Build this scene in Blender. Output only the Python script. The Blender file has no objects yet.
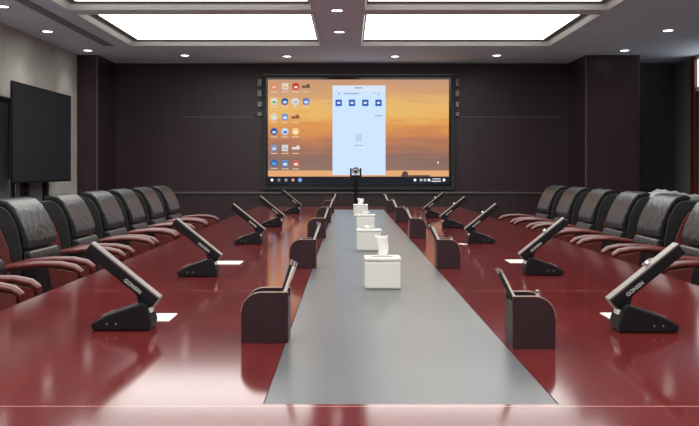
import bpy, bmesh, math, random
from mathutils import Vector, Matrix
random.seed(7)
S = bpy.context.scene
COL = S.collection
PI = math.pi

# ------------------------------------------------------------------ materials
def new_mat(name):
    m = bpy.data.materials.new(name); m.use_nodes = True
    nt = m.node_tree
    return m, nt, nt.nodes['Principled BSDF']

def mat(name, col, rough=0.5, metal=0.0, coat=0.0, coat_rough=0.1, noise=0.0, nscale=8.0,
        stretch=(1, 1, 1), bump=0.0, bscale=60.0, spec=0.5):
    m, nt, b = new_mat(name)
    b.inputs['Roughness'].default_value = rough
    b.inputs['Metallic'].default_value = metal
    b.inputs['Coat Weight'].default_value = coat
    b.inputs['Coat Roughness'].default_value = coat_rough
    b.inputs['Specular IOR Level'].default_value = spec
    tc = nt.nodes.new('ShaderNodeTexCoord')
    mp = nt.nodes.new('ShaderNodeMapping'); mp.inputs['Scale'].default_value = stretch
    nt.links.new(tc.outputs['Object'], mp.inputs['Vector'])
    ns = nt.nodes.new('ShaderNodeTexNoise'); ns.inputs['Scale'].default_value = nscale
    ns.inputs['Detail'].default_value = 5
    nt.links.new(mp.outputs['Vector'], ns.inputs['Vector'])
    rp = nt.nodes.new('ShaderNodeValToRGB')
    rp.color_ramp.elements[0].position = 0.3; rp.color_ramp.elements[1].position = 0.7
    rp.color_ramp.elements[0].color = tuple(c * (1 - noise) for c in col) + (1,)
    rp.color_ramp.elements[1].color = tuple(min(1, c * (1 + noise)) for c in col) + (1,)
    nt.links.new(ns.outputs['Fac'], rp.inputs['Fac'])
    nt.links.new(rp.outputs['Color'], b.inputs['Base Color'])
    if bump:
        n2 = nt.nodes.new('ShaderNodeTexNoise'); n2.inputs['Scale'].default_value = bscale
        nt.links.new(tc.outputs['Object'], n2.inputs['Vector'])
        bp = nt.nodes.new('ShaderNodeBump'); bp.inputs['Strength'].default_value = bump
        bp.inputs['Distance'].default_value = 0.01
        nt.links.new(n2.outputs['Fac'], bp.inputs['Height'])
        nt.links.new(bp.outputs['Normal'], b.inputs['Normal'])
    return m

def emis(name, col, strength):
    m, nt, b = new_mat(name)
    b.inputs['Base Color'].default_value = (0.02, 0.02, 0.02, 1)
    b.inputs['Roughness'].default_value = 0.9; b.inputs['Specular IOR Level'].default_value = 0.0
    b.inputs['Emission Color'].default_value = tuple(col) + (1,)
    b.inputs['Emission Strength'].default_value = strength
    return m

def line_nodes(nt, coord_out, axis, period, offset, half):
    """mask = 1 on thin lines repeated along an axis"""
    sep = nt.nodes.new('ShaderNodeSeparateXYZ'); nt.links.new(coord_out, sep.inputs[0])
    a = nt.nodes.new('ShaderNodeMath'); a.operation = 'SUBTRACT'
    nt.links.new(sep.outputs[axis], a.inputs[0]); a.inputs[1].default_value = offset - period / 2
    w = nt.nodes.new('ShaderNodeMath'); w.operation = 'FLOORED_MODULO'
    nt.links.new(a.outputs[0], w.inputs[0]); w.inputs[1].default_value = period
    c = nt.nodes.new('ShaderNodeMath'); c.operation = 'SUBTRACT'
    nt.links.new(w.outputs[0], c.inputs[0]); c.inputs[1].default_value = period / 2
    d = nt.nodes.new('ShaderNodeMath'); d.operation = 'ABSOLUTE'; nt.links.new(c.outputs[0], d.inputs[0])
    e = nt.nodes.new('ShaderNodeMath'); e.operation = 'LESS_THAN'
    nt.links.new(d.outputs[0], e.inputs[0]); e.inputs[1].default_value = half
    return e.outputs[0]

def wood_mat(name, c1, c2, rough, coat, coat_rough, stretch, seams=()):
    m, nt, b = new_mat(name)
    tc = nt.nodes.new('ShaderNodeTexCoord')
    mp = nt.nodes.new('ShaderNodeMapping'); mp.inputs['Scale'].default_value = stretch
    nt.links.new(tc.outputs['Object'], mp.inputs['Vector'])
    ns = nt.nodes.new('ShaderNodeTexNoise'); ns.inputs['Scale'].default_value = 3
    ns.inputs['Detail'].default_value = 8; ns.inputs['Distortion'].default_value = 0.6
    nt.links.new(mp.outputs['Vector'], ns.inputs['Vector'])
    rp = nt.nodes.new('ShaderNodeValToRGB')
    rp.color_ramp.elements[0].position = 0.3; rp.color_ramp.elements[1].position = 0.7
    rp.color_ramp.elements[0].color = c1 + (1,); rp.color_ramp.elements[1].color = c2 + (1,)
    nt.links.new(ns.outputs['Fac'], rp.inputs['Fac'])
    out = rp.outputs['Color']
    for axis, period, offset, half, col in seams:
        fac = line_nodes(nt, tc.outputs['Object'], axis, period, offset, half)
        mx = nt.nodes.new('ShaderNodeMix'); mx.data_type = 'RGBA'
        nt.links.new(fac, mx.inputs[0]); nt.links.new(out, mx.inputs[6])
        mx.inputs[7].default_value = col + (1,)
        out = mx.outputs[2]
    nt.links.new(out, b.inputs['Base Color'])
    b.inputs['Roughness'].default_value = rough
    b.inputs['Coat Weight'].default_value = coat
    b.inputs['Coat Roughness'].default_value = coat_rough
    return m

M = {}
M['table'] = wood_mat('red lacquered veneer', (0.118, 0.0125, 0.0135), (0.162, 0.019, 0.019), 0.5, 1.0, 0.10,
                      (2.2, 0.8, 1), [('Y', 1.57, 1.638 - 5.675, 0.0030, (0.42, 0.17, 0.15))])
for _n in M['table'].node_tree.nodes:
    if _n.type == 'BSDF_PRINCIPLED': _n.inputs['Specular IOR Level'].default_value = 0.0; _n.inputs['Coat IOR'].default_value = 1.5
M['centre'] = wood_mat('grey laminate', (0.116, 0.119, 0.125), (0.130, 0.133, 0.139), 0.30, 0.0, 0.1, (1, 1, 1),
                       [('Y', 1.57, 1.638 - 5.675, 0.003, (0.06, 0.065, 0.07))])
for _n in M['centre'].node_tree.nodes:
    if _n.type == 'BSDF_PRINCIPLED': _n.inputs['Specular IOR Level'].default_value = 0.25
M['wall_wood'] = wood_mat('dark mahogany panelling', (0.029, 0.011, 0.0175), (0.042, 0.0155, 0.024), 0.42, 0.2, 0.25,
                          (6, 6, 0.8))
M['chair_wood'] = wood_mat('glossy red brown chair wood', (0.085, 0.009, 0.007), (0.140, 0.016, 0.012), 0.45, 0.55, 0.07,
                           (4, 4, 10))
M['leather'] = mat('black leather', (0.015, 0.015, 0.0175), 0.30, noise=0.15, nscale=14, bump=0.5, bscale=22, spec=0.42)
M['leather_side'] = mat('black leather side', (0.010, 0.010, 0.012), 0.5, noise=0.1, bump=0.3, bscale=40)
M['ceiling'] = mat('grey ceiling paint', (0.70, 0.77, 0.90), 0.85, noise=0.05, nscale=1.5)
M['mould'] = mat('light grey moulding', (0.66, 0.66, 0.64), 0.5, noise=0.03)
M['mould_dark'] = mat('dark grey moulding', (0.17, 0.17, 0.165), 0.6, noise=0.03)
M['groove_shade'] = mat('shaded groove', (0.24, 0.24, 0.26), 0.8, noise=0.03)
M['wall_left'] = mat('beige wall covering', (0.50, 0.48, 0.44), 0.85, noise=0.12, nscale=3, bump=0.2, bscale=90)
M['wall_grey'] = mat('grey wall', (0.20, 0.20, 0.19), 0.8, noise=0.06)
M['floor'] = mat('dark carpet', (0.20, 0.17, 0.17), 0.95, noise=0.25, nscale=30)
M['black'] = mat('black plastic', (0.007, 0.0055, 0.008), 0.5, noise=0.05, spec=0.22)
M['black_gloss'] = mat('black glass', (0.012, 0.013, 0.016), 0.12, noise=0.02)
M['tv_glass'] = mat('dark grey screen glass', (0.016, 0.019, 0.024), 0.3, noise=0.02)
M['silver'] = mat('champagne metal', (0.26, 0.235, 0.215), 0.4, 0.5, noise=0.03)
M['chrome'] = mat('chrome', (0.75, 0.75, 0.75), 0.15, 1.0)
M['holder'] = mat('dark brown organiser', (0.030, 0.011, 0.016), 0.45, noise=0.08, coat=0.1, spec=0.3)
M['holder_edge'] = mat('brass coloured edge', (0.40, 0.27, 0.22), 0.4, noise=0.05)
M['white'] = mat('white plastic', (0.80, 0.79, 0.74), 0.4, noise=0.015)
M['tissue'] = mat('tissue paper', (0.90, 0.89, 0.86), 0.9, noise=0.01)
M['paper'] = mat('white card', (0.85, 0.82, 0.78), 0.7, noise=0.01)
M['pen_white'] = mat('pale pen', (0.75, 0.68, 0.62), 0.3, noise=0.02)
M['pen_black'] = mat('black pen', (0.02, 0.02, 0.02), 0.3)
M['cloth'] = mat('silvery cloth', (0.55, 0.55, 0.55), 0.45, noise=0.1, nscale=10)
M['text'] = mat('white print', (0.75, 0.75, 0.72), 0.5)
M['panel_light'] = emis('diffuser', (1.0, 0.99, 0.95), 3.4)
M['lamp'] = emis('downlight lamp', (1.0, 0.97, 0.95), 9.0)
M['daylight'] = emis('daylit pane', (0.95, 0.97, 1.0), 1.6)
M['bezel'] = mat('dark grey display frame', (0.022, 0.022, 0.026), 0.45, noise=0.03)
M['recess'] = mat('dark slate panel', (0.045, 0.047, 0.060), 0.6, noise=0.05)
M['metal_line'] = mat('metal inlay line', (0.16, 0.14, 0.14), 0.35, 0.3, noise=0.02)

# ------------------------------------------------------------------ mesh helpers
def bm_box(bm, c, s, rot=None):
    r = bmesh.ops.create_cube(bm, size=1.0)
    mt = Matrix.Translation(c) @ (rot.to_4x4() if rot else Matrix()) @ Matrix.Diagonal((s[0], s[1], s[2], 1))
    bmesh.ops.transform(bm, matrix=mt, verts=r['verts'])
    return r['verts']

def bm_b(bm, x0, x1, y0, y1, z0, z1):
    return bm_box(bm, ((x0 + x1) / 2, (y0 + y1) / 2, (z0 + z1) / 2), (abs(x1 - x0), abs(y1 - y0), abs(z1 - z0)))

def bm_cyl(bm, p0, p1, r0, r1=None, seg=20):
    r1 = r0 if r1 is None else r1
    p0 = Vector(p0); p1 = Vector(p1); d = p1 - p0
    r = bmesh.ops.create_cone(bm, cap_ends=True, segments=seg, radius1=r0, radius2=r1, depth=d.length)
    q = Vector((0, 0, 1)).rotation_difference(d.normalized())
    bmesh.ops.transform(bm, matrix=Matrix.Translation((p0 + p1) / 2) @ q.to_matrix().to_4x4(), verts=r['verts'])
    return r['verts']

def bm_prism(bm, pts, y0, y1):
    """closed polygon given in (x, z), extruded along y"""
    a = [bm.verts.new((p[0], y0, p[1])) for p in pts]
    b = [bm.verts.new((p[0], y1, p[1])) for p in pts]
    n = len(pts)
    fs = [bm.faces.new(a), bm.faces.new(b[::-1])]
    for i in range(n):
        fs.append(bm.faces.new((a[i], b[i], b[(i + 1) % n], a[(i + 1) % n])))
    bmesh.ops.recalc_face_normals(bm, faces=fs)
    return a + b

def bm_tube(bm, pts, rw, rh, seg=12):
    """elliptic tube along a path in the x-z plane (rw along y, rh across the path); closed caps; rw, rh lists"""
    rings = []
    n = len(pts)
    for i, p in enumerate(pts):
        a = Vector(pts[max(0, i - 1)]); b = Vector(pts[min(n - 1, i + 1)])
        t = (b - a).normalized()
        side = Vector((0, 1, 0)); up = side.cross(t).normalized() * -1
        w = rw[i] if isinstance(rw, (list, tuple)) else rw
        h = rh[i] if isinstance(rh, (list, tuple)) else rh
        rings.append([bm.verts.new(Vector(p) + side * (w * math.cos(2 * PI * k / seg)) + up * (h * math.sin(2 * PI * k / seg)))
                      for k in range(seg)])
    for i in range(n - 1):
        for k in range(seg):
            bm.faces.new((rings[i][k], rings[i][(k + 1) % seg], rings[i + 1][(k + 1) % seg], rings[i + 1][k]))
    bm.faces.new(rings[0][::-1]); bm.faces.new(rings[-1])
    bmesh.ops.recalc_face_normals(bm, faces=bm.faces[:])

def obj(name, bm, m, parent=None, bevel=0.0, seg=2, smooth=False, sub=0):
    me = bpy.data.meshes.new(name); bm.to_mesh(me); bm.free()
    mats = m if isinstance(m, (list, tuple)) else [m]
    for k in mats: me.materials.append(k)
    o = bpy.data.objects.new(name, me); COL.objects.link(o)
    if smooth:
        for p in me.polygons: p.use_smooth = True
    if bevel:
        b = o.modifiers.new('bevel', 'BEVEL'); b.width = bevel; b.segments = seg
        b.limit_method = 'ANGLE'; b.angle_limit = math.radians(35)
    if bevel and smooth:
        wn_ = o.modifiers.new('wn', 'WEIGHTED_NORMAL'); wn_.keep_sharp = False; wn_.weight = 90
    if sub:
        s = o.modifiers.new('sub', 'SUBSURF'); s.levels = sub; s.render_levels = sub
    if parent: o.parent = parent
    return o

def thing(name, label, cat, loc=(0, 0, 0), rz=0.0, group=None):
    o = bpy.data.objects.new(name, None); COL.objects.link(o)
    o.empty_display_size = 0.1
    o.location = loc; o.rotation_euler = (0, 0, rz)
    o['label'] = label; o['category'] = cat
    if group: o['group'] = group
    return o

def tag(o, label, cat, group=None):
    o['label'] = label; o['category'] = cat
    if group: o['group'] = group
    return o

def struct(o):
    o['kind'] = 'structure'; return o

def kids(o): return [c for c in COL.objects if c.parent == o]

def dup(root, loc, rz=None, label=None, scale=None):
    def cp(o, par):
        c = o.copy(); COL.objects.link(c)
        if par: c.parent = par
        for k in kids(o): cp(k, c)
        return c
    r = cp(root, None)
    r.location = loc
    if rz is not None: r.rotation_euler = (0, 0, rz)
    if scale: r.scale = scale
    if label: r['label'] = label
    return r

def text_mesh(name, s, size, m, parent, matrix, extrude=0.0004):
    cu = bpy.data.curves.new(name, 'FONT'); cu.body = s; cu.size = size; cu.extrude = extrude
    cu.align_x = 'CENTER'; cu.align_y = 'CENTER'; cu.resolution_u = 3
    t = bpy.data.objects.new(name + '_tmp', cu); COL.objects.link(t)
    bpy.context.view_layer.update()
    dg = bpy.context.evaluated_depsgraph_get()
    me = bpy.data.meshes.new_from_object(t.evaluated_get(dg))
    bpy.data.objects.remove(t); bpy.data.curves.remove(cu)
    me.transform(matrix); me.name = name
    me.materials.clear(); me.materials.append(m)
    o = bpy.data.objects.new(name, me); COL.objects.link(o); o.parent = parent
    return o

# ------------------------------------------------------------------ frame of reference
EYE = 1.2                # lens height; x right, y into the room
ZC = 2.8                 # ceiling
XL, XR = -3.77, 4.90     # side walls
YB = 12.9                # panelled end wall
YN = -3.0                # wall behind the photographer
PF = 11.96               # front of the pillars
TZ = 0.75                # table top
TX0, TX1 = -1.11, 1.36
TY0, TY1 = 0.80, 10.55

# ------------------------------------------------------------------ room shell
bm = bmesh.new(); bm_b(bm, XL - .2, XR + .2, YN - .2, YB + .2, -0.1, 0); struct(obj('floor', bm, M['floor']))
bm = bmesh.new(); bm_b(bm, XL - .2, XL, YN, YB + .2, 0, ZC); struct(obj('wall_left', bm, M['wall_left']))
bm = bmesh.new(); bm_b(bm, XR, XR + .2, YN, YB + .2, 0, ZC); struct(obj('wall_right', bm, M['wall_grey']))
bm = bmesh.new(); bm_b(bm, XL - .2, XR + .2, YN - .2, YN, 0, ZC); struct(obj('wall_rear', bm, M['mould']))
bm = bmesh.new(); bm_b(bm, XL, XR, YB, YB + .2, 0, ZC); struct(obj('wall_back', bm, M['wall_wood']))
bm = bmesh.new(); bm_b(bm, XL, -3.48, PF, YB, 0, ZC); struct(obj('trim_1', bm, M['wall_wood'], bevel=.006))
bm = bmesh.new(); bm_b(bm, 3.30, 4.06, PF, YB, 0, ZC); struct(obj('trim_2', bm, M['wall_wood'], bevel=.006))
# inlay lines of the panelling
bm = bmesh.new(); bm_b(bm, -3.48, 3.30, YB - .05, YB, 0.845, 0.872)
struct(obj('trim_3', bm, M['metal_line'], bevel=.004))
bm = bmesh.new()
bm_b(bm, -2.5, -1.42, YB - .006, YB, 1.992, 2.002); bm_b(bm, 1.66, 3.15, YB - .006, YB, 1.992, 2.002)
struct(obj('trim_4', bm, M['metal_line']))
bm = bmesh.new(); bm_b(bm, 3.300, 3.316, PF - .008, PF, 0, 2.79); bm_b(bm, -3.496, -3.48, PF - .008, PF, 0, 2.79)
struct(obj('trim_5', bm, M['metal_line']))
# side return right of the pillar: dark recess panel
bm = bmesh.new(); bm_b(bm, 4.06, 4.90, YB - .03, YB, 0, ZC); struct(obj('trim_6', bm, M['recess']))
# baseboards
bm = bmesh.new(); bm_b(bm, XL, XL + .015, YN, PF, 0, .12); struct(obj('baseboard_left', bm, M['wall_wood'], bevel=.004))
bm = bmesh.new(); bm_b(bm, XR - .015, XR, YN, YB - .05, 0, .12); struct(obj('baseboard_right', bm, M['wall_wood'], bevel=.004))
# dark double door in the left wall behind the television
dr = struct(obj('door_1', (lambda b: (bm_b(b, XL, XL + .03, 8.2, 10.72, 0, 2.0), b)[1])(bmesh.new()), M['bezel'], bevel=.005))
bm = bmesh.new()
for a, b_ in ((8.27, 9.43), (9.49, 10.65)): bm_b(bm, XL + .03, XL + .045, a, b_, 0.02, 1.93)
obj('door_leaf', bm, M['mould_dark'], dr, bevel=.004)
bm = bmesh.new()
bm_b(bm, XL + .045, XL + .09, 9.36, 9.40, 0.9, 1.1); bm_b(bm, XL + .045, XL + .09, 9.52, 9.56, 0.9, 1.1)
obj('door_handle', bm, M['chrome'], dr, bevel=.006)
# right hand wall: red-brown post and bright pane at the picture's edge
bm = bmesh.new(); bm_b(bm, XR - .06, XR, 12.02, 12.16, 0, ZC - .002); struct(obj('trim_7', bm, M['chair_wood'], bevel=.004))
bm = bmesh.new()
bm_b(bm, XR - .03, XR, 10.6, 12.02, 2.30, 2.36); bm_b(bm, XR - .03, XR, 10.6, 12.02, 2.74, 2.79)
bm_b(bm, XR - .03, XR, 10.6, 10.66, 2.36, 2.74)
wf = struct(obj('window_1', bm, M['mould']))
bm = bmesh.new(); bm_b(bm, XR - .015, XR - .005, 10.66, 12.02, 2.36, 2.74); obj('window_pane', bm, M['daylight'], wf)

# ------------------------------------------------------------------ ceiling with light trays
rows = [(-1.45, 0.55), (0.98, 2.97), (3.43, 5.43), (5.90, 7.90 + .0), (8.36, 10.86)]
rows = [(8.87 - 2.47 * k, 10.85 - 2.47 * k) for k in range(6)]
PX = [(-2.65, -0.395), (0.20, 2.46)]
MW = 0.12
holes = [(x0 - MW, x1 + (MW * .3 if x0 < 0 else MW), y0 - MW, y1 + MW) if x0 < 0 else (x0 - MW * .3, x1 + MW, y0 - MW, y1 + MW)
         for (y0, y1) in rows for (x0, x1) in PX]
xs = sorted(set([XL - .2, XR + .2] + [h[0] for h in holes] + [h[1] for h in holes]))
ys = sorted(set([YN - .2, YB + .2] + [h[2] for h in holes] + [h[3] for h in holes]))
bm = bmesh.new()
for i in range(len(xs) - 1):
    for j in range(len(ys) - 1):
        cx, cy = (xs[i] + xs[i + 1]) / 2, (ys[j] + ys[j + 1]) / 2
        if any(h[0] < cx < h[1] and h[2] < cy < h[3] for h in holes): continue
        bm_b(bm, xs[i], xs[i + 1], ys[j], ys[j + 1], ZC, ZC + .1)
bmesh.ops.remove_doubles(bm, verts=bm.verts[:], dist=1e-5)
bm_b(bm, XL - .2, XR + .2, YN - .2, YB + .2, ZC + .13, ZC + .2)
struct(obj('ceiling', bm, M['ceiling']))
bm = bmesh.new(); bm_b(bm, -3.13, -3.01, YN, 11.05, ZC - .008, ZC); struct(obj('trim_8', bm, M['groove_shade']))  # flat strip under the ceiling, a groove's shade put into its colour

side_word = ['left', 'right']
k = 0
for r, (y0, y1) in enumerate(rows):
    for s, (x0, x1) in enumerate(PX):
        h = holes[k]; k += 1
        if r == 0: lab = 'large lit ceiling panel nearest the display, %s of the two' % side_word[s]
        elif r == 1: lab = 'lit ceiling panel cut by the top edge of the picture, %s of the two' % side_word[s]
        else: lab = 'lit ceiling panel, %s bank, %s' % (side_word[s], ['third from the display','fourth from the display','fifth from the display','sixth from the display'][r - 2])
        t = thing('ceiling_light', lab, 'ceiling light', ((x0 + x1) / 2, (y0 + y1) / 2, ZC), 0, 'recessed ceiling light panels')
        cx, cy = (x0 + x1) / 2, (y0 + y1) / 2
        # ring: outer lip, then slope up to the diffuser
        bm = bmesh.new()
        def ring(ax0, ax1, ay0, ay1, z):
            return [bm.verts.new((ax0 - cx, ay0 - cy, z)), bm.verts.new((ax1 - cx, ay0 - cy, z)),
                    bm.verts.new((ax1 - cx, ay1 - cy, z)), bm.verts.new((ax0 - cx, ay1 - cy, z))]
        def lerp(u, z):
            return ring(h[0] + (x0 - h[0]) * u, h[1] + (x1 - h[1]) * u, h[2] + (y0 - h[2]) * u, h[3] + (y1 - h[3]) * u, z)
        R = [lerp(-.12, 0.0), lerp(-.10, -.014), lerp(.06, -.018), lerp(.28, 0.012), lerp(.30, .03), lerp(1.0, .045), lerp(1.0, .075), lerp(0, .075)]
        R[7] = lerp(0.002, .0)
        for a in range(len(R) - 1):
            for q in range(4):
                f = bm.faces.new((R[a][q], R[a][(q + 1) % 4], R[a + 1][(q + 1) % 4], R[a + 1][q]))
                f.material_index = 1 if a == 4 else 0
        bmesh.ops.recalc_face_normals(bm, faces=bm.faces[:])
        obj('frame', bm, [M['mould'], M['mould_dark']], t)
        bm = bmesh.new(); bm_b(bm, x0 - cx + .002, x1 - cx - .002, y0 - cy + .002, y1 - cy - .002, .046, .066)
        obj('diffuser', bm, M['panel_light'], t)

# downlights
proto = thing('downlight', 'x', 'downlight', (0, 0, ZC), 0, 'small round downlights')
bm = bmesh.new()
n = 28
for (ra, za, rb, zb) in ((.085, 0, .085, -.008), (.085, -.008, .062, -.010), (.062, -.010, .058, -.001)):
    for q in range(n):
        a0, a1 = 2 * PI * q / n, 2 * PI * (q + 1) / n
        bm.faces.new([bm.verts.new((r_ * math.cos(a), r_ * math.sin(a), z_)) for r_, z_, a in
                      ((ra, za, a0), (ra, za, a1), (rb, zb, a1), (rb, zb, a0))])
bmesh.ops.remove_doubles(bm, verts=bm.verts[:], dist=1e-5)
bmesh.ops.recalc_face_normals(bm, faces=bm.faces[:])
obj('trim_ring', bm, M['mould'], proto, smooth=True)
bm = bmesh.new(); bm_cyl(bm, (0, 0, -.006), (0, 0, -.0015), .052, seg=28); obj('lamp', bm, M['lamp'], proto)
DL = [(-3.47, 11.47, 'small downlight at the far left corner of the ceiling above the wood pillar'),
      (-3.46, 9.90, 'small downlight near the left wall, above the black television'),
      (-3.37, 8.39, 'small downlight cut by the picture edge in the top left corner'),
      (-2.27, 11.97, 'downlight by the dark end wall, first right of the left pillar'),
      (-.856, 12.07, 'downlight by the end wall, above the left end of the display'),
      (.66, 12.07, 'downlight by the end wall, above the right half of the display'),
      (2.07, 11.97, 'downlight in the row by the end wall, right of the display'),
      (3.69, 11.47, 'downlight in front of the broad pillar on the right'),
      (3.66, 9.83, 'downlight nearest the right edge, in front of the right recess'),
      (-.11, 8.60, 'downlight between the two light panels, the one nearer the top edge'),
      (-.10, 9.93, 'downlight between the two light panels, the one nearer the display')]
for i, (x, y, lab) in enumerate(DL):
    if i == 0: proto.location = (x, y, ZC); proto['label'] = lab
    else: dup(proto, (x, y, ZC), label=lab)
    li = bpy.data.lights.new('downlight_beam', 'SPOT'); li.energy = 9; li.spot_size = 1.9; li.spot_blend = 0.8
    li.shadow_soft_size = 0.05; li.color = (1, .95, .88)
    lo = bpy.data.objects.new('downlight_beam', li); COL.objects.link(lo); lo.location = (x, y, ZC - .02)
    lo.rotation_euler = (0, 0, 0)

# ------------------------------------------------------------------ conference table
tb = thing('conference_table', 'long glossy red wooden conference table with a grey strip down its middle', 'table',
           ((TX0 + TX1) / 2, (TY0 + TY1) / 2, 0))
tcx, tcy = (TX0 + TX1) / 2, (TY0 + TY1) / 2
def rel(bm): bmesh.ops.translate(bm, vec=(-tcx, -tcy, 0), verts=bm.verts[:]); return bm
SX0, SX1, SY0, SY1 = -.162, .404, 1.654, 9.78
bm = bmesh.new()
G = 0.0015
bm_b(bm, TX0, SX0 - G, TY0, TY1, TZ - .05, TZ); bm_b(bm, SX1 + G, TX1, TY0, TY1, TZ - .05, TZ)
bm_b(bm, SX0 - G, SX1 + G, TY0, SY0 - G, TZ - .05, TZ); bm_b(bm, SX0 - G, SX1 + G, SY1 + G, TY1, TZ - .05, TZ)
me_top = obj('table_top', rel(bm), M['table'], tb)
# the material works in object space, so put its origin at the world's
bm = bmesh.new(); bm_b(bm, SX0, SX1, SY0, SY1, TZ - .045, TZ - .001); obj('centre_panel', rel(bm), M['centre'], tb)
bm = bmesh.new()
bm_b(bm, TX0 + .06, TX0 + .09, TY0 + .1, TY1 - .1, TZ - .15, TZ - .05); bm_b(bm, TX1 - .09, TX1 - .06, TY0 + .1, TY1 - .1, TZ - .15, TZ - .05)
bm_b(bm, TX0 + .06, TX1 - .06, TY1 - .13, TY1 - .1, TZ - .15, TZ - .05); bm_b(bm, TX0 + .06, TX1 - .06, TY0 + .1, TY0 + .13, TZ - .15, TZ - .05)
obj('apron', rel(bm), M['chair_wood'], tb, bevel=.005)
for yy in (1.5, 4.3, 7.1, 9.8):
    bm = bmesh.new(); bm_b(bm, tcx - .5, tcx + .5, yy - .25, yy + .25, .06, TZ - .05); bm_b(bm, tcx - .55, tcx + .55, yy - .3, yy + .3, 0, .06)
    obj('pedestal', rel(bm), M['chair_wood'], tb, bevel=.006)

# ------------------------------------------------------------------ chairs
# local frame: sitter looks along +x; y across; z up.
def make_chair(label):
    t = thing('conference_chair', label, 'chair', (0, 0, 0), 0, 'black leather armchairs with red wood arms')
    W = .255
    # seat
    bm = bmesh.new()
    bm_prism(bm, [(-.22, .38), (.20, .38), (.27, .40), (.28, .44), (.24, .475), (.10, .485), (-.22, .465)], -W, W)
    obj('seat', bm, M['leather'], t, bevel=.022, seg=3, smooth=True)
    bm = bmesh.new(); bm_b(bm, -.24, .23, -.24, .24, .33, .38); obj('seat_frame', bm, M['chair_wood'], t, bevel=.008)
    # padded back: front face profile then rear profile, with a lumbar roll and a rolled top
    def slab(front, rear, w, nm, m, bev, par=t, w2=None):
        b = bmesh.new(); bm_prism(b, front + rear[::-1], -w, w)
        if w2:
            for v in b.verts:
                u = max(0, min(1, (v.co.z - .60) / .45)); v.co.y *= (1 - u * (1 - w2 / w))
        return obj(nm, b, m, par, bevel=bev, seg=3, smooth=True)
    o_ = .105
    def sh(pts): return [(p[0] + o_, p[1]) for p in pts]
    slab(sh([(-.148, .795), (-.146, .84), (-.165, .90), (-.196, .965), (-.224, 1.01), (-.258, 1.040), (-.305, 1.052), (-.345, 1.038)]),
         sh([(-.178, .795), (-.179, .84), (-.198, .90), (-.228, .962), (-.252, .996), (-.275, 1.014), (-.305, 1.020), (-.332, 1.014)]), .205, 'backrest', M['leather'], .009, w2=.197)
    slab(sh([(-.150, .475), (-.122, .53), (-.110, .64), (-.114, .73), (-.136, .784)]),
         sh([(-.176, .475), (-.174, .55), (-.172, .64), (-.172, .73), (-.174, .784)]), .204, 'lumbar_pad', M['leather'], .014)
    slab(sh([(-.178, .44), (-.176, .55), (-.174, .64), (-.174, .73), (-.180, .80), (-.200, .90), (-.230, .962), (-.254, .994), (-.277, 1.011), (-.305, 1.017), (-.332, 1.012)]),
         sh([(-.226, .44), (-.226, .55), (-.226, .64), (-.230, .73), (-.246, .80), (-.290, .90), (-.325, .95), (-.362, .97), (-.388, .985), (-.392, 1.0), (-.385, 1.012)]),
         .209, 'back_cover', M['leather_side'], .010, w2=.200)
    slab(sh([(-.228, .44), (-.228, .60), (-.232, .73), (-.248, .80), (-.292, .90), (-.327, .946)]),
         sh([(-.335, .44), (-.335, .60), (-.352, .73), (-.378, .80), (-.412, .88), (-.430, .935)]), .205, 'back_shell', M['chair_wood'], .008, w2=.196)
    for s in (-1, 1):
        bm = bmesh.new()
        P = [(-.215, 0, .66), (-.17, 0, .690), (-.10, 0, .715), (.0, 0, .738), (.12, 0, .750), (.22, 0, .748), (.285, 0, .734), (.315, 0, .712), (.322, 0, .687)]
        bm_tube(bm, P, [.016, .019, .022, .024, .026, .026, .025, .022, .014], [.012, .014, .016, .017, .018, .018, .018, .016, .009], seg=14)
        # flat post under the front end, sweeping down to the seat frame
        bm_prism(bm, [(.16, .737), (.305, .715), (.30, .60), (.27, .50), (.22, .42), (.18, .34), (.06, .34), (.12, .42), (.17, .52), (.185, .62)], -.016, .016)
        bmesh.ops.translate(bm, vec=(0, s * .275, 0), verts=bm.verts[:])
        obj('armrest', bm, M['chair_wood'], t, smooth=True, bevel=.006)
        bm = bmesh.new(); bm_prism(bm, [(.13, 0), (.17, 0), (.21, .335), (.14, .335)], -.02, .02)
        bmesh.ops.translate(bm, vec=(0, s * .215, 0), verts=bm.verts[:]); obj('leg', bm, M['chair_wood'], t, bevel=.006)
        bm = bmesh.new(); bm_prism(bm, [(-.25, 0), (-.215, 0), (-.15, .335), (-.225, .335)], -.02, .02)
        bmesh.ops.translate(bm, vec=(0, s * .215, 0), verts=bm.verts[:]); obj('leg', bm, M['chair_wood'], t, bevel=.006)
    return t

# rolled front of the armrests reaches x = 1.27 (left) / 1.52 (right) from the lens axis
LX, RX = -1.59, 1.82
left_rows = [(3.08, 'armchair nearest the viewer on the left, only its arm tip in view'),
             (3.83, 'black armchair cut by the left picture edge, beside the nearest microphone unit'),
             (4.60, 'black left side armchair with whole back in view, nearest of its row'),
             (5.36, 'left side armchair standing right of the television stand, third back from the picture edge'),
             (6.06, 'left side armchair in front of the left wood pillar, fourth from the far end'),
             (6.72, 'left side armchair third from the far end of the table'),
             (7.41, 'left side armchair next to last towards the display'),
             (8.12, 'left side armchair farthest from the viewer, closest to the display')]
right_rows = [(3.86, 'right side armchair of which only the red arm shows behind the nearest microphone unit'),
              (4.62, 'right side black armchair cut by the right picture edge'),
              (5.35, 'right side armchair in front of the silvery cloth, largest whole back on that side'),
              (6.03, 'right side armchair in front of the broad pillar edge, second whole back from the right'),
              (6.77, 'right side armchair in the middle of its row, third whole back from the right'),
              (7.50, 'right side armchair next to last towards the display'),
              (8.24, 'right side armchair farthest from the viewer, left end of its row')]
chair0 = make_chair(left_rows[0][1])
chair0.location = (LX, left_rows[0][0], 0)
for (y, lab) in left_rows[1:]:
    dup(chair0, (LX, y, 0), random.uniform(-.03, .03), lab)
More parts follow.
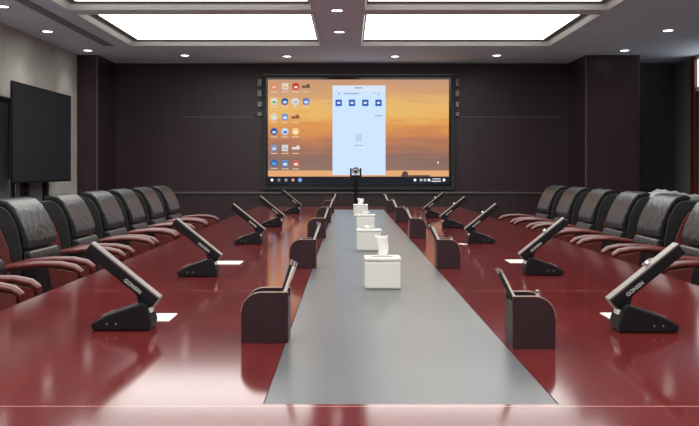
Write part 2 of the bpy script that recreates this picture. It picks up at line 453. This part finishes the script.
for (y, lab) in right_rows:
    dup(chair0, (RX, y, 0), PI + random.uniform(-.03, .03), lab)

# ------------------------------------------------------------------ microphone units
# local: +x points to the middle of the table, bar rises towards the sitter (-x)
def make_mic(label, mirror, knob):
    """mirror=False for the left side (built towards +x). The right side is a mirrored build so its lettering reads properly."""
    t = thing('microphone_unit', label, 'microphone', (0, 0, 0), 0, 'table microphone units with slanted bars')
    sx = -1 if mirror else 1
    D0, D1 = -.045, .045
    bm = bmesh.new()
    base = [(-.085, 0), (-.092, .020), (-.04, .047), (.052, .078), (.062, .072), (.078, .022), (.072, 0)]
    bm_prism(bm, [(sx * p[0], p[1]) for p in base], D0, D1)
    obj('base', bm, M['black'], t, bevel=.005, seg=2)
    bm = bmesh.new(); bm_b(bm, sx * -.076 - .004 * 0, sx * -.045, D1 - .030, D1 - .008, .034, .039)
    for v in bm.verts: v.co.z += (abs(v.co.x) < .06) * .013 - .004
    obj('button', bm, M['silver'], t)
    bm = bmesh.new(); bm_b(bm, sx * .066, sx * .0745, -.022, .010, .048, .060)
    obj('indicator', bm, M['text'], t)
    for ux in (-.02, -.045):
        bm = bmesh.new(); bm_cyl(bm, (sx * ux, D0 - .0015, .020), (sx * ux, D0 + .001, .020), .0028, seg=12)
        obj('socket', bm, M['silver'], t)
    # hinge neck
    bm = bmesh.new(); bm_prism(bm, [(sx * p[0], p[1]) for p in [(.035, .070), (.060, .072), (.068, .10), (.054, .108), (.026, .108)]], -.014, .014)
    obj('neck', bm, M['black'], t, bevel=.003)
    # bar
    a = Vector((-.098, 0, .242)); b = Vector((.094, 0, .087)); d = (b - a).normalized(); nrm = Vector((-d.z, 0, d.x))
    if nrm.z < 0: nrm = -nrm
    def P(s_, h_): q = a + d * s_ + nrm * h_; return (sx * q.x, q.z)
    L = (b - a).length
    bm = bmesh.new(); bm_prism(bm, [P(0, 0), P(L, 0), P(L, -.031), P(0, -.031)], -.019, .019)
    bar = obj('microphone_bar', bm, M['black'], t, bevel=.003)
    bm = bmesh.new(); bm_prism(bm, [P(-.001, .0045), P(L + .001, .0045), P(L + .001, -.001), P(-.001, -.001)], -.0195, .0195)
    gr = obj('grille', bm, M['silver'], bar, bevel=.0015)
    bm = bmesh.new(); bm_prism(bm, [P(L, 0), P(L + .0025, 0), P(L + .0025, -.030), P(L, -.030)], -.019, .019)
    obj('end_cap', bm, M['silver'], bar, bevel=.001)
    if knob:
        bm = bmesh.new(); c = Vector(P(L * .40, .006)); up = Vector((sx * nrm.x, 0, nrm.z))
        p = Vector((c.x, 0.0, c.y)); bm_cyl(bm, p - up * .002, p + up * .010, .009, .007, seg=16)
        obj('knob', bm, M['chrome'], bar, smooth=True)
    ang = math.atan2(d.z, d.x)
    if mirror: ang = -ang
    q = a + d * (L * (.68 if not mirror else .70)) + nrm * (-.019)
    mt = Matrix.Translation((sx * q.x, -.0196, q.z)) @ Matrix.Rotation(-ang, 4, 'Y') @ Matrix.Rotation(PI / 2, 4, 'X')
    text_mesh('lettering', 'GONSIN', .0155, M['text'], bar, mt)
    return t
micL = [(-.628, 2.445, 'left side slanted bar microphone nearest the viewer, beside a white card'),
        (-.632, 3.665, 'left side bar microphone second from the viewer'),
        (-.600, 5.245, 'left side bar microphone third from the viewer, in front of the dark end wall'),
        (-.60, 6.85, 'left side bar microphone fourth from the viewer'),
        (-.575, 8.90, 'left side bar microphone farthest from the viewer, under the left end of the display')]
micR = [(.824, 2.415, 'right side slanted bar microphone nearest the viewer'),
        (.832, 3.71, 'right side bar microphone second from the viewer, behind a white card'),
        (.815, 5.31, 'right side bar microphone third from the viewer'),
        (.81, 6.70, 'right side bar microphone fourth from the viewer'),
        (.81, 8.15, 'right side bar microphone farthest from the viewer, under the right end of the display')]
mL = make_mic(micL[0][2], False, False); mL.location = (micL[0][0], micL[0][1], TZ)
for x, y, lab in micL[1:]: dup(mL, (x, y, TZ), label=lab)
mR = make_mic(micR[0][2], True, True); mR.location = (micR[0][0], micR[0][1], TZ)
for x, y, lab in micR[1:]: dup(mR, (x, y, TZ), label=lab)

# white cards beside the units
cards = [(-.570, 2.62, .075, .135, 0.0, 'white card lying behind the nearest left microphone unit'),
         (-.578, 4.17, .125, .14, 0.0, 'white card lying behind the second left microphone unit'),
         (.823, 2.635, .065, .13, 0.0, 'white card peeking out behind the nearest right microphone unit'),
         (.835, 4.23, .10, .14, 0.0, 'white card lying behind the second right microphone unit'),
         (.695, 5.22, .035, .06, .5, 'tiny white card beside the third right microphone unit')]
for x, y, w, d, a, lab in cards:
    bm = bmesh.new(); bm_box(bm, (0, 0, .001), (w, d, .002))
    o = obj('card', bm, M['paper']); o.location = (x, y, TZ + .0002); o.rotation_euler = (0, 0, a)
    tag(o, lab, 'card', 'white cards on the table')

# ------------------------------------------------------------------ desk organisers
def arc_profile(w, h, r, inset=0.0):
    """flat wall at x=0 side, round shoulder at x=-w; origin bottom of flat wall"""
    pts = [(-inset, inset * 0), (-inset, h - inset)]
    cx, cz = -w + r, h - r
    for k in range(0, 9):
        a = PI / 2 + (PI / 2) * k / 8
        pts.append((cx + (r - inset) * math.cos(a) * 1.0, cz + (r - inset) * math.sin(a)))
    pts.append((-w + inset, 0))
    return pts
def make_holder(label, mirror):
    t = thing('pen_holder', label, 'desk organiser', (0, 0, 0), 0, 'dark desk organisers beside the grey strip')
    sx = -1 if mirror else 1
    W_, H_, DP = .122 if not mirror else .108, .131, .10
    prof = arc_profile(W_, H_, .052)
    for (ya, yb, hh) in ((0, .009, 0), (DP - .009, DP, 0)):
        bm = bmesh.new(); bm_prism(bm, [(sx * p[0], p[1]) for p in prof], ya, yb)
        sp = obj('side_panel', bm, M['holder'], t, bevel=.001)
        # pale edging that follows the curved top
        e0 = [(p[0], p[1]) for p in prof[1:11]]; e1 = [(p[0] * 1.0, p[1] + .0016) for p in e0]
        bm = bmesh.new()
        for i in range(len(e0) - 1):
            (x0, z0), (x1, z1) = e0[i], e0[i + 1]
            nx, nz = (z0 - z1), (x1 - x0); l = math.hypot(nx, nz); nx, nz = -nx / l * .0016, -nz / l * .0016
            bm_prism(bm, [(sx * x0, z0), (sx * x1, z1), (sx * (x1 + nx), z1 + nz), (sx * (x0 + nx), z0 + nz)], ya, yb)
        obj('edging', bm, M['holder_edge'], sp)
    bm = bmesh.new(); bm_b(bm, sx * -.008, 0, .009, DP - .009, 0, H_ - .018); obj('inner_wall', bm, M['holder'], t)
    bm = bmesh.new(); bm_b(bm, sx * -W_, sx * (-W_ + .008), .009, DP - .009, 0, H_ - .056); obj('outer_wall', bm, M['holder'], t)
    bm = bmesh.new(); bm_b(bm, sx * -.060, sx * -.064, .009, DP - .009, .05, H_ - .025); obj('divider', bm, M['holder'], t)
    bm = bmesh.new(); bm_b(bm, sx * -W_ + sx * .008, sx * -.008, .009, DP - .009, 0, .05); obj('bottom', bm, M['black'], t)
    return t
hy = [2.237, 3.93, 5.66, 7.35, 9.0]
where = ['nearest the viewer', 'second from viewer', 'third from viewer', 'fourth from viewer', 'farthest away']
hL = make_holder('x', False); hR = make_holder('x', True)
HLX, HRX = -.156, .414
pens = []
pproto = {}
def make_pen(label, m, cap):
    t = thing('pen', label, 'pen', (0, 0, 0), 0, 'pens standing in the desk organisers')
    bm = bmesh.new(); bm_cyl(bm, (0, 0, .0), (0, 0, .012), .0012, .0048, seg=14); bm_cyl(bm, (0, 0, .012), (0, 0, .152), .0048, seg=14)
    obj('barrel', bm, M[m], t, smooth=False)
    bm = bmesh.new(); bm_cyl(bm, (0, 0, .1522), (0, 0, .165), .0044, seg=14); bm_b(bm, .0048, .0066, -.002, .002, .115, .162)
    obj('clip', bm, M[cap], t)
    return t
def put_pen(p, x, y, z, tx, ty, lab, first):
    o = p if first else dup(p, (0, 0, 0))
    o.location = (x, y, z); o.rotation_euler = (ty, tx, 0); o['label'] = lab
    return o
pw = make_pen('x', 'pen_white', 'chrome'); pb = make_pen('x', 'pen_black', 'chrome')
fw = fb = True
for i, y in enumerate(hy):
    for s, (h, x) in enumerate(((hL, HLX), (hR, HRX))):
        yy = y if s == 0 else y - .075 * (i == 0)
        lab = 'dark rounded pen holder %s of the grey strip, %s' % (side_word[s], where[i])
        if i == 0: h.location = (x - .0, yy, TZ); h['label'] = lab
        else: dup(h, (x + (.010, -.008)[s], yy, TZ), label=lab)
        sg = 1 if s == 0 else -1
        if i: x += (.010, -.008)[s]
        # pens lean over the inner wall towards the strip
        ln = .33 if s == 0 else .50
        z0 = TZ + .0515
        at = '%s organiser %s' % (side_word[s], where[i])
        put_pen(pw, x - sg * (.036 if s == 0 else .050), yy + .030, z0, sg * ln, -.03, 'pale pen leaning in the ' + at, fw); fw = False
        put_pen(pb, x - sg * (.040 if s == 0 else .038), yy + (.060 if s == 0 else .022), z0, sg * (ln - .04), -.03, 'black pen leaning in the ' + at, fb); fb = False
        if s == 1 or i == 1:
            if i: put_pen(pw, x - sg * .050, yy + .078, z0, sg * .42, .04, 'second pale pen leaning in the ' + at, False)
            put_pen(pw, x - sg * .080, yy + .045, z0 - .0, sg * .10, .02, 'pale short upright pen in the ' + at, False).scale = (1, 1, .55)

# ------------------------------------------------------------------ tissue boxes
def make_tissue(label, wide, tall, seed):
    rnd = random.Random(seed)
    t = thing('tissue_box', label, 'tissue box', (0, 0, 0), 0, 'white tissue boxes on the grey strip')
    bm = bmesh.new(); bm_b(bm, -.068, .068, -.055, .055, 0, .104); obj('box', bm, M['white'], t, bevel=.006, seg=3)
    bm = bmesh.new(); bm_b(bm, -.0695, .0695, -.0565, .0565, .105, .118)
    ld = obj('lid', bm, M['white'], t, bevel=.004, seg=2)
    bm = bmesh.new(); bm_b(bm, -.045, .04, -.010, .010, .1178, .1186); obj('slot', bm, M['black'], ld)
    bm = bmesh.new()
    nx, nz = 12, 8; g = {}
    for side in (0, 1):
        for i in range(nx + 1):
            for j in range(nz + 1):
                u = i / nx - .5; v = j / nz
                w = wide * (.72 + .35 * v)
                g[side, i, j] = bm.verts.new((u * w + .004 * math.sin(v * 5 + seed), (side * 2 - 1) * (.004 + .004 * v) + .007 * math.sin(u * 9 + v * 2 + seed) * v,
                                              .1188 + v * tall * (1 - .035 * math.cos(u * 6 + seed)) ))
    for side in (0, 1):
        for i in range(nx):
            for j in range(nz):
                bm.faces.new((g[side, i, j], g[side, i + 1, j], g[side, i + 1, j + 1], g[side, i, j + 1]))
    for i in range(nx):
        bm.faces.new((g[0, i, nz], g[0, i + 1, nz], g[1, i + 1, nz], g[1, i, nz]))
    for j in range(nz):
        for i in (0, nx):
            bm.faces.new((g[0, i, j], g[0, i, j + 1], g[1, i, j + 1], g[1, i, j]))
    bmesh.ops.recalc_face_normals(bm, faces=bm.faces[:])
    ti = obj('tissue', bm, M['tissue'], t, smooth=True)
    return t, ti
for i, (x, y, wd, tl, rz, lab) in enumerate([
        (.132, 3.305, .046, .078, 0, 'white tissue box nearest the viewer with a tall upright tissue'),
        (.118, 4.84, .05, .02, .02, 'white tissue box second from the viewer, overlapped by the tall tissue'),
        (.134, 6.45, .05, .02, -.04, 'white tissue box third from the viewer'),
        (.122, 8.35, .060, .055, .02, 'white tissue box farthest from the viewer with a flared tissue')]):
    t, ti = make_tissue(lab, wd, tl, i * 1.7)
    t.location = (x, y, TZ); t.rotation_euler = (0, 0, rz)

# ------------------------------------------------------------------ wall display
DY = YB - .10
def dx(px): return (px - 348) / 860 * DY
def dz(py): return EYE + (170 - py) / 860 * DY
wd = thing('wall_display', 'large lit wall display showing an orange sunset desktop with icons', 'display', (dx(358.5), DY, dz(183)))
ox, oz = dx(358.5), dz(183)
def D(bm, x0, x1, y0, y1, f=0.0, t_=.003):
    """flat block on the screen in photo pixels of the display's own plane"""
    return bm_b(bm, dx(x0) - ox, dx(x1) - ox, -f - t_, -f, dz(y1) - oz, dz(y0) - oz)
bm = bmesh.new(); bm_b(bm, dx(262) - ox, dx(455.5) - ox, .012, .10, dz(190) - oz, dz(75) - oz)
obj('housing', bm, M['bezel'], wd, bevel=.006)
bm = bmesh.new()
bm_b(bm, dx(266) - ox, dx(451) - ox, -.012, .012, dz(79.6) - oz, dz(77.5) - oz)
bm_b(bm, dx(266) - ox, dx(451) - ox, -.012, .012, dz(185.5) - oz, dz(183.3) - oz)
bm_b(bm, dx(266) - ox, dx(268) - ox, -.012, .012, dz(183.3) - oz, dz(79.6) - oz)
bm_b(bm, dx(448.8) - ox, dx(451) - ox, -.012, .012, dz(183.3) - oz, dz(79.6) - oz)
obj('bezel', bm, M['black_gloss'], wd, bevel=.002)
# screen picture
m, nt, b = new_mat('sunset wallpaper')
tc = nt.nodes.new('ShaderNodeTexCoord'); sep = nt.nodes.new('ShaderNodeSeparateXYZ')
nt.links.new(tc.outputs['Generated'], sep.inputs[0])
mp = nt.nodes.new('ShaderNodeMapping'); mp.inputs['Scale'].default_value = (2.2, 1, 9); mp.inputs['Rotation'].default_value = (0, .10, 0)
nt.links.new(tc.outputs['Generated'], mp.inputs['Vector'])
ns = nt.nodes.new('ShaderNodeTexNoise'); ns.inputs['Scale'].default_value = 1.6; ns.inputs['Detail'].default_value = 6
nt.links.new(mp.outputs['Vector'], ns.inputs['Vector'])
ad = nt.nodes.new('ShaderNodeMath'); ad.operation = 'MULTIPLY_ADD'
nt.links.new(ns.outputs['Fac'], ad.inputs[0]); ad.inputs[1].default_value = .36
sb = nt.nodes.new('ShaderNodeMath'); sb.operation = 'SUBTRACT'; nt.links.new(sep.outputs['Z'], sb.inputs[0]); sb.inputs[1].default_value = .18
nt.links.new(sb.outputs[0], ad.inputs[2])
rp = nt.nodes.new('ShaderNodeValToRGB'); cr = rp.color_ramp
stops = [(0.0, (.30, .17, .12)), (.14, (.27, .14, .11)), (.26, (.42, .17, .09)), (.38, (.66, .23, .07)), (.50, (.80, .33, .06)),
         (.62, (.88, .50, .12)), (.74, (.86, .48, .14)), (.84, (.70, .36, .15)), (1.0, (.62, .33, .19))]
cr.elements[0].position = 0; cr.elements[0].color = stops[0][1] + (1,)
cr.elements[1].position = 1; cr.elements[1].color = stops[-1][1] + (1,)
for p_, c_ in stops[1:-1]:
    e = cr.elements.new(p_); e.color = c_ + (1,)
nt.links.new(ad.outputs[0], rp.inputs['Fac'])
b.inputs['Base Color'].default_value = (.01, .01, .01, 1); b.inputs['Roughness'].default_value = .3
nt.links.new(rp.outputs['Color'], b.inputs['Emission Color']); b.inputs['Emission Strength'].default_value = 0.88
bm = bmesh.new(); D(bm, 268, 449, 79.6, 170.5, 0, .003); scr = obj('screen', bm, m, wd)
bm = bmesh.new(); D(bm, 268, 449, 170.5, 176.5, 0, .003); obj('horizon_band', bm, emis('glow band', (.80, .40, .18), 1), scr)
bm = bmesh.new(); D(bm, 268, 449, 176.5, 183.3, 0, .003); tbar = obj('taskbar', bm, emis('taskbar', (.008, .010, .018), 1), scr)
bm = bmesh.new()
bm_cyl(bm, (dx(405) - ox, -.0045, dz(174.2) - oz), (dx(405) - ox, -.003, dz(174.2) - oz), .045, seg=20)
D(bm, 401, 409.5, 175, 177, .003, .0015); D(bm, 410, 430, 175.2, 177, .003, .0015)
obj('silhouette', bm, emis('dark silhouette', (.10, .055, .05), 1), scr)
wn = obj('window_panel', (lambda q: (D(q, 332.5, 385.5, 85.5, 175, .003, .003), q)[1])(bmesh.new()), emis('pale blue app window', (.60, .75, .97), 1.05), scr)
bm = bmesh.new(); D(bm, 332.5, 385.5, 85.5, 91, .006, .001); obj('title_bar', bm, emis('title bar', (.66, .77, .90), 1.05), wn)
blue = emis('blue button', (.03, .13, .50), 1); whiteE = emis('white glyph', (.9, .93, .97), 1); greyE = emis('grey glyph', (.35, .42, .52), 1)
for cx in (338.7, 352, 365.3, 378.5):
    bm = bmesh.new(); D(bm, cx - 3.2, cx + 3.2, 99.6, 106.2, .006, .0015); bt = obj('app_button', bm, blue, wn, bevel=.004)
    bm = bmesh.new(); D(bm, cx - 1.4, cx + 1.4, 102, 103.8, .0076, .0008); obj('glyph', bm, whiteE, bt)
gtx = emis('grey text', (.36, .45, .60), 1)
for (a, c, y0, y1) in ((354.5, 362.5, 87.2, 88.6), (344, 359, 92.8, 94.2), (338, 340, 92.6, 94.4), (373, 375, 92.6, 93.6), (377.5, 379.5, 93.6, 95), (375, 382.5, 115.2, 116.4),
                       (354.5, 363, 145, 146)):
    bm = bmesh.new(); D(bm, a, c, y0, y1, .0072, .0006); obj('text_line', bm, gtx, wn)
bm = bmesh.new(); D(bm, 355.5, 362, 134, 141.5, .0062, .0008); obj('watermark_glyph', bm, emis('pale glyph', (.52, .64, .84), 1), wn, bevel=.005)
icons = [(274, 86.5, 'sq', (.72, .25, .16), (.85, .6, .4)), (285.3, 86.5, 'sq', (.75, .68, .62), (.8, .4, .2)), (295.8, 86.5, 'disc', (.60, .03, .02), (.9, .7, .6)),
         (306, 86.5, 'bar', (.14, .09, .06), None),
         (274, 101.5, 'sq', (.70, .74, .62), (.10, .42, .12)), (284.8, 101.5, 'disc', (.04, .10, .40), (.7, .78, .9)), (295.3, 101.5, 'disc', (.68, .72, .72), (.4, .5, .6)),
         (306, 101.5, 'sq', (.10, .20, .62), (.75, .80, .9)),
         (274, 117, 'disc', (.66, .66, .50), (.75, .75, .65)), (285, 117, 'sq', (.18, .30, .66), (.75, .8, .9)), (295.5, 117.2, 'bar', (.30, .08, .05), None),
         (274, 131.5, 'disc', (.03, .09, .36), (.6, .7, .85)), (285, 131.5, 'disc', (.55, .68, .85), (.05, .15, .5)), (295.5, 131.5, 'disc', (.88, .62, .22), (.95, .9, .7)),
         (274, 148, 'sq', (.20, .30, .55), (.65, .7, .8)), (285, 148, 'sq', (.68, .68, .70), (.4, .45, .5)), (295.8, 148, 'bar', (.75, .72, .70), None),
         (274, 163, 'disc', (.03, .14, .42), (.15, .42, .75)), (285, 163.5, 'sq', (.12, .25, .55), (.8, .85, .92)), (295.8, 163.5, 'sq', (.62, .12, .08), (.85, .85, .88))]
for (cx, cy, kind, c1, c2) in icons:
    bm = bmesh.new()
    if kind == 'disc': bm_cyl(bm, (dx(cx) - ox, -.0042, dz(cy) - oz), (dx(cx) - ox, -.003, dz(cy) - oz), 3.6 / 860 * DY, seg=24)
    elif kind == 'sq': D(bm, cx - 3.1, cx + 3.1, cy - 3.2, cy + 3.2, .003, .0012)
    else: D(bm, cx - 4, cx + 4, cy - 1.0, cy + 1.4, .003, .0012); D(bm, cx + .5, cx + 3.5, cy - 2.4, cy - 1.0, .003, .0012)
    ic = obj('desktop_icon', bm, emis('icon', c1, 1), scr)
    if c2:
        bm = bmesh.new(); D(bm, cx - 1.6, cx + 1.9, cy - .4, cy + 1.8, .0042, .0008); obj('glyph', bm, emis('glyph', c2, 1), scr)
    bm = bmesh.new(); D(bm, cx - 3.4, cx + 3.4, cy + 5.0, cy + 5.8, .003, .0008)
    obj('caption_line', bm, emis('caption', (.80, .62, .48), 1), scr)
for cx, c in ((272, (.9, .9, .95)), (279, (.25, .25, .28)), (286, (.35, .35, .38)), (293, (.85, .35, .22)), (300, (.2, .38, .85)),
              (415, (.85, .85, .88)), (421, (.5, .5, .55)), (425, (.5, .5, .55)), (429, (.9, .9, .92)), (444, (.95, .95, .97))):
    bm = bmesh.new(); r_ = .022 if cx != 300 else .03
    bm_cyl(bm, (dx(cx) - ox, -.0042, dz(180) - oz), (dx(cx) - ox, -.003, dz(180) - oz), r_, seg=14); obj('taskbar_icon', bm, emis('ticon', c, 1), scr)
bm = bmesh.new(); D(bm, 432.5, 440.5, 178.5, 179.3, .003, .001); D(bm, 431.5, 441, 180.8, 181.7, .003, .001); obj('clock_line', bm, whiteE, scr)
bm = bmesh.new(); bm_cyl(bm, (dx(438) - ox, -.0042, dz(162.5) - oz), (dx(438) - ox, -.003, dz(162.5) - oz), .014, seg=12); obj('cursor', bm, whiteE, scr)
# reflections on the frame's upper corners and top edge, built as silvery blocks
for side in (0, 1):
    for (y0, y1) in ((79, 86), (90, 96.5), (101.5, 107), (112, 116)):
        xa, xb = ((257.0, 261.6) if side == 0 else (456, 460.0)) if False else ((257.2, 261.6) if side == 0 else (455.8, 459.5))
        bm = bmesh.new(); bm_b(bm, dx(xa) - ox, dx(xb) - ox, .02, .06, dz(y1) - oz, dz(y0) - oz); obj('side_glint', bm, M['silver'], wd, bevel=.004)
bm = bmesh.new(); bm_b(bm, dx(263) - ox, dx(455) - ox, .02, .06, dz(75) - oz + .001, dz(73.8) - oz); obj('top_glint', bm, M['silver'], wd, bevel=.004)

# ------------------------------------------------------------------ television on its stand (left)
tv = thing('television', 'black switched-off television on a floor stand by the left wall', 'television', (-3.50, 9.85, 0))
bm = bmesh.new(); bm_b(bm, -.006, .02, -.93, .955, 1.06, 2.13); body = obj('housing', bm, M['black'], tv, bevel=.006)
bm = bmesh.new(); bm_b(bm, .0205, .024, -.915, .94, 1.08, 2.115); obj('screen', bm, M['tv_glass'], body)
bm = bmesh.new(); bm_b(bm, -.08, -.006, -.30, .30, 1.3, 1.8); bm_b(bm, -.10, -.08, -.42, -.34, .1, 1.6); bm_b(bm, -.10, -.08, -.42, .42, 1.4, 1.48)
obj('bracket', bm, M['black'], tv, bevel=.004)
for s in (-1, 1):
    bm = bmesh.new(); bm_b(bm, -.10, -.04, s * .30 - .03, s * .30 + .03, .08, 1.5); obj('post', bm, M['black'], tv, bevel=.006)
    bm = bmesh.new(); bm_b(bm, -.22, .32, s * .38 - .035, s * .38 + .035, .05, .09); ft = obj('foot', bm, M['black'], tv, bevel=.008)
    for xx in (-.19, .29):
        bm = bmesh.new(); bm_cyl(bm, (xx, s * .38 - .015, .025), (xx, s * .38 + .015, .025), .025); obj('caster', bm, M['black'], ft)
bm = bmesh.new(); bm_b(bm, -.12, .22, -.36, .36, .60, .62); obj('shelf', bm, M['black'], tv, bevel=.004)
# -- post is joined to the foot by a low cross bar
bm = bmesh.new(); bm_b(bm, -.10, -.04, -.40, .40, .09, .13); obj('cross_bar', bm, M['black'], tv, bevel=.004)

# ------------------------------------------------------------------ conference camera on a stand behind the table end
cs = thing('camera_stand', 'slim black floor stand with a small tray in front of the display', 'stand', (.108, 12.0, 0))
bm = bmesh.new(); bm_cyl(bm, (0, 0, 0), (0, 0, .02), .20, .19, seg=32); obj('base', bm, M['black'], cs)
bm = bmesh.new(); bm_cyl(bm, (0, 0, .02), (0, 0, 1.055), .022, seg=16); obj('pole', bm, M['black'], cs, smooth=False)
bm = bmesh.new(); bm_prism(bm, [(-.20, 1.045), (-.185, 1.045), (-.03, 1.075), (.03, 1.075), (.185, 1.045), (.20, 1.045), (.06, 1.098), (-.06, 1.098)], -.08, .08)
obj('tray', bm, M['black'], cs, bevel=.003)
cm = thing('conference_camera', 'small black rotating camera with a pale lens ring on the stand before the display', 'camera', (.108, 12.0, 1.0985))
bm = bmesh.new(); bm_b(bm, -.055, .055, -.05, .05, 0, .03); obj('base', bm, M['black'], cm, bevel=.006)
for s in (-1, 1):
    bm = bmesh.new(); bm_b(bm, s * .068 - .012, s * .068 + .012, -.03, .03, .0, .128); obj('yoke_arm', bm, M['black'], cm, bevel=.005)
bm = bmesh.new(); bmesh.ops.create_uvsphere(bm, u_segments=24, v_segments=16, radius=.053); bmesh.ops.translate(bm, vec=(0, 0, .087), verts=bm.verts[:])
hd = obj('head', bm, M['black'], cm, smooth=True)
bm = bmesh.new(); bm_cyl(bm, (0, -.062, .074), (0, -.035, .078), .040, .044, seg=24); obj('lens_ring', bm, M['white'], hd)
bm = bmesh.new(); bm_cyl(bm, (0, -.066, .085), (0, -.04, .085), .028, .028, seg=24); obj('lens', bm, M['black_gloss'], hd)

# ------------------------------------------------------------------ side cabinet with cloth at right, behind the chairs
CX, CY = 3.75, 9.6
sc = thing('side_cabinet', 'low dark cabinet behind the right side armchairs', 'cabinet', (CX, CY, 0))
bm = bmesh.new(); bm_b(bm, -.42, .42, -.25, .25, .06, .86); obj('body', bm, M['wall_wood'], sc, bevel=.005)
bm = bmesh.new(); bm_b(bm, -.40, .40, -.23, .23, 0, .06); obj('plinth', bm, M['black'], sc)
for s in (-1, 1):
    bm = bmesh.new(); bm_b(bm, s * .205 - .195, s * .205 + .195, -.266, -.2505, .09, .83); dd = obj('door', bm, M['wall_wood'], sc, bevel=.003)
    bm = bmesh.new(); bm_b(bm, s * .03 - .006, s * .03 + .006, -.29, -.266, .45, .58); obj('handle', bm, M['chrome'], dd)
bm = bmesh.new(); nx, ny = 36, 14; g = {}
def hgt(u, v):
    base = .10 * math.exp(-((u + .32) / .22) ** 2) + .055 * math.exp(-((u - .05) / .30) ** 2)
    return .012 + base * (1 - .35 * abs(2 * v - 1)) + .010 * math.sin(u * 21 + v * 7) + .006 * math.sin(u * 47 - v * 11)
for i in range(nx + 1):
    for j in range(ny + 1):
        u = i / nx - .5; v = j / ny
        g[0, i, j] = bm.verts.new((u * .80, (v - .5) * .42, max(.006, hgt(u, v))))
        g[1, i, j] = bm.verts.new((u * .80, (v - .5) * .42, .001))
for i in range(nx):
    for j in range(ny):
        bm.faces.new((g[0, i, j], g[0, i + 1, j], g[0, i + 1, j + 1], g[0, i, j + 1]))
        bm.faces.new((g[1, i, j], g[1, i, j + 1], g[1, i + 1, j + 1], g[1, i + 1, j]))
for i in range(nx):
    for j in (0, ny): bm.faces.new((g[0, i, j], g[0, i + 1, j], g[1, i + 1, j], g[1, i, j]))
for j in range(ny):
    for i in (0, nx): bm.faces.new((g[0, i, j], g[0, i, j + 1], g[1, i, j + 1], g[1, i, j]))
bmesh.ops.recalc_face_normals(bm, faces=bm.faces[:])
o = obj('crumpled_cloth', bm, M['cloth'], smooth=True); o.location = (CX, CY, .86); tag(o, 'crumpled silvery white cloth lying on the low cabinet at right', 'cloth')

# ------------------------------------------------------------------ world, camera, colour
w = bpy.data.worlds.new('World'); S.world = w; w.use_nodes = True
w.node_tree.nodes['Background'].inputs[0].default_value = (.5, .55, .65, 1)
w.node_tree.nodes['Background'].inputs[1].default_value = 0.05
cd = bpy.data.cameras.new('Camera'); co = bpy.data.objects.new('Camera', cd); COL.objects.link(co)
co.location = (0, 0, EYE); co.rotation_euler = (PI / 2, 0, 0)
cd.sensor_width = 36; cd.sensor_fit = 'HORIZONTAL'; cd.lens = 860 / 699 * 36
cd.shift_y = -43 / 699; cd.shift_x = 1.5 / 699
cd.clip_start = .05
S.camera = co
S.view_settings.view_transform = 'Standard'; S.view_settings.look = 'None'
S.view_settings.exposure = 0.0; S.view_settings.gamma = 1.0
S.view_settings.use_curve_mapping = False
